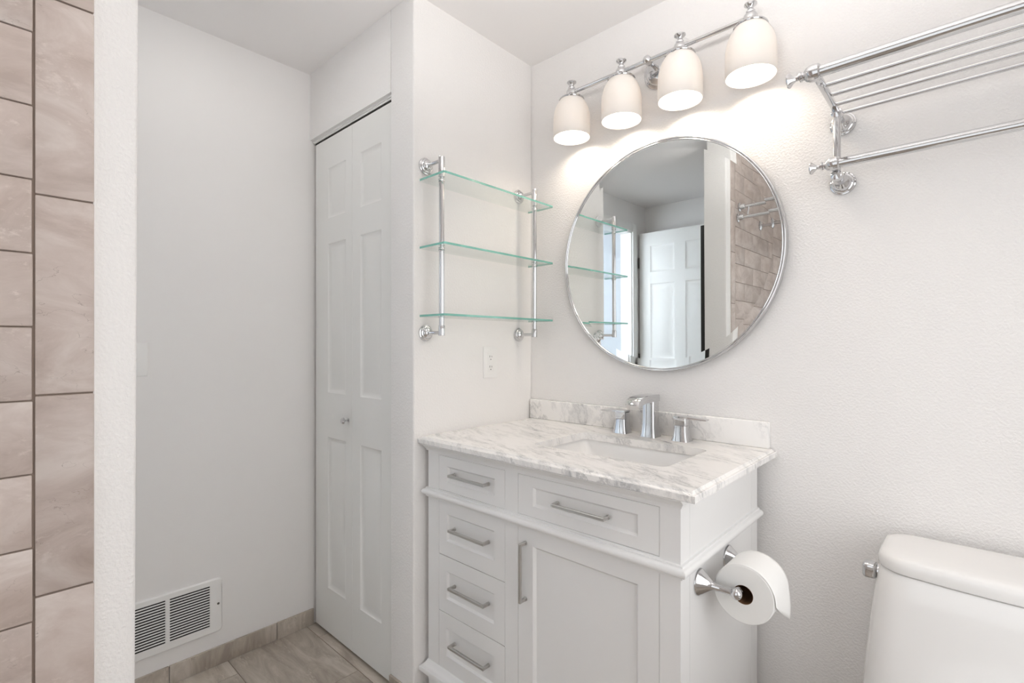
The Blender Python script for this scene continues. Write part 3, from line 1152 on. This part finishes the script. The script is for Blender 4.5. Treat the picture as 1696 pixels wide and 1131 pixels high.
# ------------------------------------------------------------------ toilet paper holder and roll
ph = thing('toilet_paper_holder', 'chrome two post toilet paper holder on the side of the vanity cabinet', 'paper holder', (CX1, -0.369, 0.662))
PZ = 0.6625
TPX = 0.9690
for yp in (-0.4585, -0.2800):
    m = MB()
    m.lathe([(0.0300, 0), (0.0300, 0.003), (0.0285, 0.005), (0.0262, 0.0075), (0.0225, 0.013), (0.0160, 0.021), (0.0110, 0.028), (0.0088, 0.034), (0.0076, 0.050), (0.0070, 0.072)], (CX1, yp, PZ), (1, 0, 0), 36)
    s = -1 if yp < -0.4 else 1
    m.lathe([(0.0, -0.0125), (0.0070, -0.0115), (0.0110, -0.007), (0.0118, 0.0), (0.0110, 0.007), (0.0085, 0.0115), (0.0085, 0.016)], (TPX, yp, PZ), (0, -s, 0), 28)
    m.build('post', M['chrome'], ph, angle=50)
m = MB()
m.tube((TPX, -0.4500, PZ), (TPX, -0.2880, PZ), 0.0088, 20)
m.build('roller', M['chrome'], ph)

ROLLX, ROLLZ, RR, RY0, RY1 = 0.9755, 0.6548, 0.0625, -0.4380, -0.3350
ro = thing('toilet_paper_roll', 'white toilet paper roll with a loose torn end, on the chrome holder', 'toilet paper', (ROLLX, -0.386, ROLLZ - RR))
m = MB()
m.lathe([(0.0205, 0), (RR - 0.002, 0), (RR, 0.002), (RR, RY1 - RY0 - 0.002), (RR - 0.002, RY1 - RY0), (0.0205, RY1 - RY0), (0.0205, 0)], (ROLLX, RY0, ROLLZ), (0, 1, 0), 72, cap0=False, cap1=False)
bmesh.ops.remove_doubles(m.bm, verts=m.bm.verts, dist=1e-6)
m.build('paper', M['paper'], ro)
m = MB()
m.lathe([(0.0206, 0.0004), (0.0206, RY1 - RY0 - 0.0004), (0.0196, RY1 - RY0 - 0.0004), (0.0196, 0.0004), (0.0206, 0.0004)], (ROLLX, RY0, ROLLZ), (0, 1, 0), 48, cap0=False, cap1=False)
m.build('cardboard_core', M['core'], ro)
m = MB()
b = m.bm
# loose end: follows the roll over the top, then hangs straight; torn on a slant
ny = 12
cols = []
for i in range(ny + 1):
    t = i / ny
    yy = RY0 + 0.0006 + (RY1 - RY0 - 0.0012) * t
    drop = 0.004 + 0.066 * (t ** 0.9)
    col_ = []
    for k in range(28):
        a = radians(215) * (1 - k / 27)
        rr = RR + 0.0001 + 0.0022 * (k / 27) ** 2
        col_.append((ROLLX + rr * cos(a), yy, ROLLZ + rr * sin(a)))
    for k in range(1, 6):
        f = k / 5
        col_.append((ROLLX + RR + 0.0023 + 0.0035 * t * sin(f * pi * 0.8), yy, ROLLZ - drop * f))
    cols.append([b.verts.new(q) for q in col_])
for a, c in zip(cols, cols[1:]):
    for k in range(len(a) - 1):
        m.face([a[k], a[k + 1], c[k + 1], c[k]])
tail = m.build('loose_sheet', M['paper'], ro, angle=60)
so = tail.modifiers.new('thickness', 'SOLIDIFY')
so.thickness = 0.0005

# ------------------------------------------------------------------ toilet
TC = 1.397
to = thing('toilet', 'white one piece toilet against the wall beside the vanity', 'toilet', (TC, -0.35, 0.0))


def trk(hw, yf, yb, z, r=0.06, rb=0.03, bow=0.010, n=8):
    """tank outline: rounded corners and a gently bowed front"""
    pts = []
    for kx in range(n + 1):            # front right corner -> going counter clockwise from front left
        a = pi + (pi / 2) * kx / n
        pts.append((TC - hw + r + r * cos(a), yf + r + r * sin(a)))
    for kx in range(1, 12):
        f = kx / 12
        x = TC - hw + r + (2 * hw - 2 * r) * f
        pts.append((x, yf - bow * (1 - (2 * f - 1) ** 2)))
    for kx in range(n + 1):
        a = 1.5 * pi + (pi / 2) * kx / n
        pts.append((TC + hw - r + r * cos(a), yf + r + r * sin(a)))
    for kx in range(n + 1):
        a = (pi / 2) * kx / n
        pts.append((TC + hw - rb + rb * cos(a), yb - rb + rb * sin(a)))
    for kx in range(n + 1):
        a = pi / 2 + (pi / 2) * kx / n
        pts.append((TC - hw + rb + rb * cos(a), yb - rb + rb * sin(a)))
    return [(px, py, z) for px, py in pts]


m = MB()
tank = [(0.2440, -0.250, 0.02, 0.3300), (0.2420, -0.248, 0.02, 0.4000), (0.2360, -0.243, 0.02, 0.4800), (0.2280, -0.238, 0.02, 0.5700), (0.2190, -0.233, 0.02, 0.6500), (0.2110, -0.228, 0.02, 0.6980), (0.2085, -0.2255, 0.02, 0.7030), (0.2050, -0.222, 0.02, 0.7040)]
m.loft([trk(hw, yf, -0.030, z) for hw, yf, _, z in tank])
m.build('tank', M['porcelain'], to)
m = MB()
lid = [(0.2080, -0.2250, -0.033, 0.7058), (0.2115, -0.2290, -0.031, 0.7066), (0.2128, -0.2305, -0.030, 0.7095), (0.2125, -0.2305, -0.030, 0.7270), (0.2105, -0.2285, -0.031, 0.7335),
       (0.2060, -0.2240, -0.034, 0.7380), (0.1990, -0.2170, -0.041, 0.7405), (0.1880, -0.2060, -0.052, 0.7418), (0.1600, -0.1800, -0.080, 0.7424), (0.1200, -0.1500, -0.100, 0.7426)]
m.loft([trk(hw, yf, yb, z, r=min(0.06, (yb - yf) / 2.2), rb=min(0.045, (yb - yf) / 2.2)) for hw, yf, yb, z in lid])
m.build('tank_lid', M['porcelain'], to, angle=50)
m = MB()
m.box(TC - 0.2450, TC - 0.2170, -0.1680, -0.1330, 0.6575, 0.6915, 0.0075, 4)
m.lathe([(0.014, 0.0), (0.014, 0.012)], (TC - 0.205, -0.150, 0.6745), (-1, 0, 0), 24)
m.build('flush_lever', M['chrome'], to)['label'] = 'chrome flush lever on the tank side'
def oval(hw, yf, yb, z, n=40):
    cyy, hy = (yf + yb) / 2, (yb - yf) / 2
    return [(TC + hw * cos(2 * pi * k / n), cyy + hy * sin(2 * pi * k / n) - 0.02 * cos(2 * pi * k / n * 2) * 0, z) for k in range(n)]
m = MB()
m.loft([oval(0.115, -0.60, -0.04, 0.0), oval(0.112, -0.60, -0.05, 0.06), oval(0.115, -0.62, -0.05, 0.20), oval(0.150, -0.68, -0.06, 0.30), oval(0.180, -0.705, -0.10, 0.375), oval(0.182, -0.708, -0.10, 0.395), oval(0.150, -0.68, -0.14, 0.398)])
m.build('bowl', M['porcelain'], to)
m = MB()
m.loft([oval(0.184, -0.712, -0.262, 0.399), oval(0.188, -0.716, -0.260, 0.404), oval(0.188, -0.716, -0.260, 0.416), oval(0.186, -0.714, -0.262, 0.419), oval(0.186, -0.714, -0.262, 0.421), oval(0.186, -0.712, -0.262, 0.432), oval(0.160, -0.69, -0.285, 0.440)])
m.build('seat_cover', M['porcelain'], to)

# ------------------------------------------------------------------ entry door seen in the mirror
d2 = bpy.data.objects.new('door_2', None)
COL.objects.link(d2)
D2 = (W_L + 0.012, -2.235, 0.0)
d2.location = D2
WL['door_2'] = D2
struct(d2)
m = MB()
# leaf swung open against the far wall, its panelled face towards the room (+y): built facing -y, then mirrored
LX0, LX1, LT = W_L + 0.014, W_L + 0.014 + 0.71, 2.105
cols_ = ((LX0 + 0.100, LX0 + 0.310), (LX0 + 0.400, LX0 + 0.610))
rws = ((1.775, 1.995), (1.060, 1.680), (0.20, 0.86))
YL = -2.300
panel_slab(m, LX0, LX1, 0.012, LT, -YL, 0.035, [(a, c, d_, e_) for a, c in cols_ for d_, e_ in rws], [(0.008, 0.006), (0.018, 0.008), (0.030, 0.008), (0.055, 0.002)])
for v in m.bm.verts:
    v.co.y = -v.co.y
m.build('door_leaf', M['door'], d2)
for zc in (1.86, 1.05, 0.25):
    m = MB()
    m.tube((LX0 - 0.004, YL + 0.004, zc - 0.045), (LX0 - 0.004, YL + 0.004, zc + 0.045), 0.007, 12)
    m.build('hinge', M['hinge'], d2)
m = MB()
m.lathe([(0.032, 0), (0.032, 0.006), (0.012, 0.012), (0.012, 0.030), (0.026, 0.040), (0.028, 0.055), (0.018, 0.066), (0, 0.068)], (LX1 - 0.06, YL, 0.95), (0, 1, 0), 24)
m.build('door_knob', M['nickel'], d2)
# casing and jamb of that doorway
m = MB()
cw = 0.062
for a, c, d_, e_ in ((DY0 - cw, DY0 + 0.003, 0, DZ + cw), (DY1 - 0.003, DY1 + cw, 0, DZ + cw), (DY0 + 0.003, DY1 - 0.003, DZ - 0.003, DZ + cw)):
    m.box(W_L, W_L + 0.014, a, c, d_, e_, 0.003, 2)
m.box(W_L - 0.10, W_L, DY0, DY0 + 0.012, 0, DZ)
m.box(W_L - 0.10, W_L, DY1 - 0.012, DY1, 0, DZ)
m.box(W_L - 0.10, W_L, DY0, DY1, DZ - 0.012, DZ)
struct(m.build('trim_3', M['door']))

# hallway beyond the doorway
m = MB()
m.box(-2.0, -1.92, -3.0, -0.60, 0, H)
m.box(-1.92, W_L - 0.10, -3.0, -2.93, 0, H)
m.box(-1.92, W_L - 0.10, -0.68, -0.60, 0, H)
struct(m.build('wall_hall', M['hall']))

# tall black-framed mirror on the hall face of the partition (its edge shows in the round mirror)
bf = thing('tall_wall_mirror', 'tall black framed mirror on the partition, its edge reflected in the round mirror', 'mirror', (XP0, -1.57, 0.45))
m = MB()
m.box(XP0 - 0.027, XP0 - 0.0005, -1.425, -1.400, 0.45, 1.888, 0.003, 2)
m.box(XP0 - 0.027, XP0 - 0.0005, -1.760, -1.735, 0.45, 1.888, 0.003, 2)
m.box(XP0 - 0.027, XP0 - 0.0005, -1.737, -1.423, 1.863, 1.888, 0.003, 2)
m.box(XP0 - 0.027, XP0 - 0.0005, -1.737, -1.423, 0.45, 0.475, 0.003, 2)
m.build('frame', M['black'], bf)
m = MB()
m.box(XP0 - 0.010, XP0 - 0.0006, -1.737, -1.423, 0.473, 1.865)
m.build('glass', M['mirror'], bf)

# ------------------------------------------------------------------ shower fittings seen in the mirror
XT = XP1 + 0.0076
sr = thing('shower_curtain_rod', 'chrome double shower curtain rod across the tiled shower, seen in the round mirror', 'curtain rod', (1.09, -1.56, 1.93))
for yy, zz in ((-1.575, 2.000), (-1.550, 1.932)):
    m = MB()
    m.tube((XT, yy, zz), (X_R, yy, zz), 0.0105, 16)
    m.build('rod', M['chrome'], sr)
    for xx, sg in ((XT, 1), (X_R, -1)):
        m = MB()
        m.lathe([(0.026, 0), (0.026, 0.006), (0.018, 0.010), (0.016, 0.030), (0.013, 0.034)], (xx, yy, zz), (sg, 0, 0), 24)
        m.build('wall_bracket', M['chrome'], sr)
m = MB()
m.tube((XT + 0.055, -1.575, 2.000), (XT + 0.055, -1.550, 1.932), 0.005, 12)
m.build('spacer', M['chrome'], sr)
sa = thing('shower_sprayer', 'chrome shower head on the tiled wall, reflected at the round mirror edge', 'shower head', (XT, -1.98, 1.95))
m = MB()
m.lathe([(0.030, 0), (0.030, 0.004), (0.022, 0.010), (0.010, 0.014)], (XT, -1.98, 1.955), (1, 0, 0), 28)
m.build('flange', M['chrome'], sa)
m = MB()
m.pipe([(XT, -1.98, 1.955), (XT + 0.09, -1.98, 1.955), (XT + 0.115, -1.98, 1.948), (XT + 0.135, -1.98, 1.930), (XT + 0.150, -1.98, 1.905)], 0.0095)
m.build('pipe', M['chrome'], sa)
m = MB()
m.lathe([(0.011, 0), (0.014, 0.012), (0.016, 0.02), (0.036, 0.052), (0.040, 0.060), (0.038, 0.064), (0, 0.064)], (XT + 0.148, -1.98, 1.908), (0.5, 0, -0.86), 28)
m.build('spray_face', M['chrome'], sa)

# ------------------------------------------------------------------ fill lamps added behind and above the camera's view
GP = (1.00, -0.90, 1.90)
pl = thing('fill_pendant', 'white bowl uplight added out of view over the open floor, to brighten the ceiling', 'fill light', (GP[0], GP[1], H))
m = MB()
m.lathe([(0.06, 0), (0.06, 0.015), (0.03, 0.03), (0.006, 0.034), (0.006, H - GP[2] - 0.01)], (GP[0], GP[1], H), (0, 0, -1), 32)
m.build('stem', M['chrome'], pl)
m = MB()
m.lathe([(0.0, -0.060), (0.06, -0.055), (0.12, -0.030), (0.158, 0.004), (0.155, 0.006), (0.118, -0.024), (0.06, -0.048), (0.0, -0.052)], GP, (0, 0, 1), 48, cap0=False, cap1=False)
m.build('fill_bowl', M['plastic'], pl)
m = MB()
m.lathe([(0.145, -0.004), (0.145, -0.001), (0.0, -0.0005)], GP, (0, 0, 1), 40)
m.build('fill_disc', M['fill_diffuser'], pl)
AL = (-0.25, -1.05)  # added fill lamp, just out of view
al = thing('alcove_fill_lamp', 'small round flush lamp added out of view to brighten the alcove', 'fill light', (AL[0], AL[1], H))
m = MB()
m.lathe([(0.165, 0), (0.165, 0.020), (0.160, 0.024), (0.153, 0.020)], (AL[0], AL[1], H), (0, 0, -1), 48, cap1=False)
m.build('rim', M['plastic'], al)
m = MB()
m.lathe([(0.155, 0.018), (0.14, 0.030), (0.09, 0.042), (0.045, 0.047), (0, 0.049)], (AL[0], AL[1], H), (0, 0, -1), 48, cap0=False)
m.build('fill_diffuser', M['alcove'], al)

# frosted window in the far wall over the shower (behind the camera), added as fill light
w1 = bpy.data.objects.new('fill_window_1', None)
COL.objects.link(w1)
w1.location = (1.10, Y_F, 0.40)
WL['fill_window_1'] = (1.10, Y_F, 0.40)
struct(w1)
wx0, wx1, wz0, wz1 = 0.60, 1.60, 0.40, 1.90
m = MB()
for a, c, d_, e_ in ((wx0 - 0.05, wx0, wz0 - 0.05, wz1 + 0.05), (wx1, wx1 + 0.05, wz0 - 0.05, wz1 + 0.05), (wx0, wx1, wz0 - 0.05, wz0), (wx0, wx1, wz1, wz1 + 0.05)):
    m.box(a, c, Y_F, Y_F + 0.018, d_, e_, 0.003, 2)
m.build('fill_window_frame', M['plastic'], w1)
m = MB()
m.box(wx0 + 0.001, wx1 - 0.001, Y_F + 0.001, Y_F + 0.006, wz0 + 0.001, wz1 - 0.001)
m.build('fill_window_pane', M['fill_window'], w1)

# frosted window in the right wall (outside the frame, beside the toilet), added as fill light
w2 = bpy.data.objects.new('fill_window_2', None)
COL.objects.link(w2)
w2.location = (X_R, -0.90, 0.60)
WL['fill_window_2'] = (X_R, -0.90, 0.60)
struct(w2)
wy0, wy1, wz0, wz1 = -1.40, -0.40, 0.60, 1.90
m = MB()
for a, c, d_, e_ in ((wy0 - 0.05, wy0, wz0 - 0.05, wz1 + 0.05), (wy1, wy1 + 0.05, wz0 - 0.05, wz1 + 0.05), (wy0, wy1, wz0 - 0.05, wz0), (wy0, wy1, wz1, wz1 + 0.05)):
    m.box(X_R - 0.018, X_R, a, c, d_, e_, 0.003, 2)
m.build('fill_window_frame', M['plastic'], w2)
m = MB()
m.box(X_R - 0.006, X_R - 0.001, wy0 + 0.001, wy1 - 0.001, wz0 + 0.001, wz1 - 0.001)
m.build('fill_window_pane', M['fill_window_right'], w2)
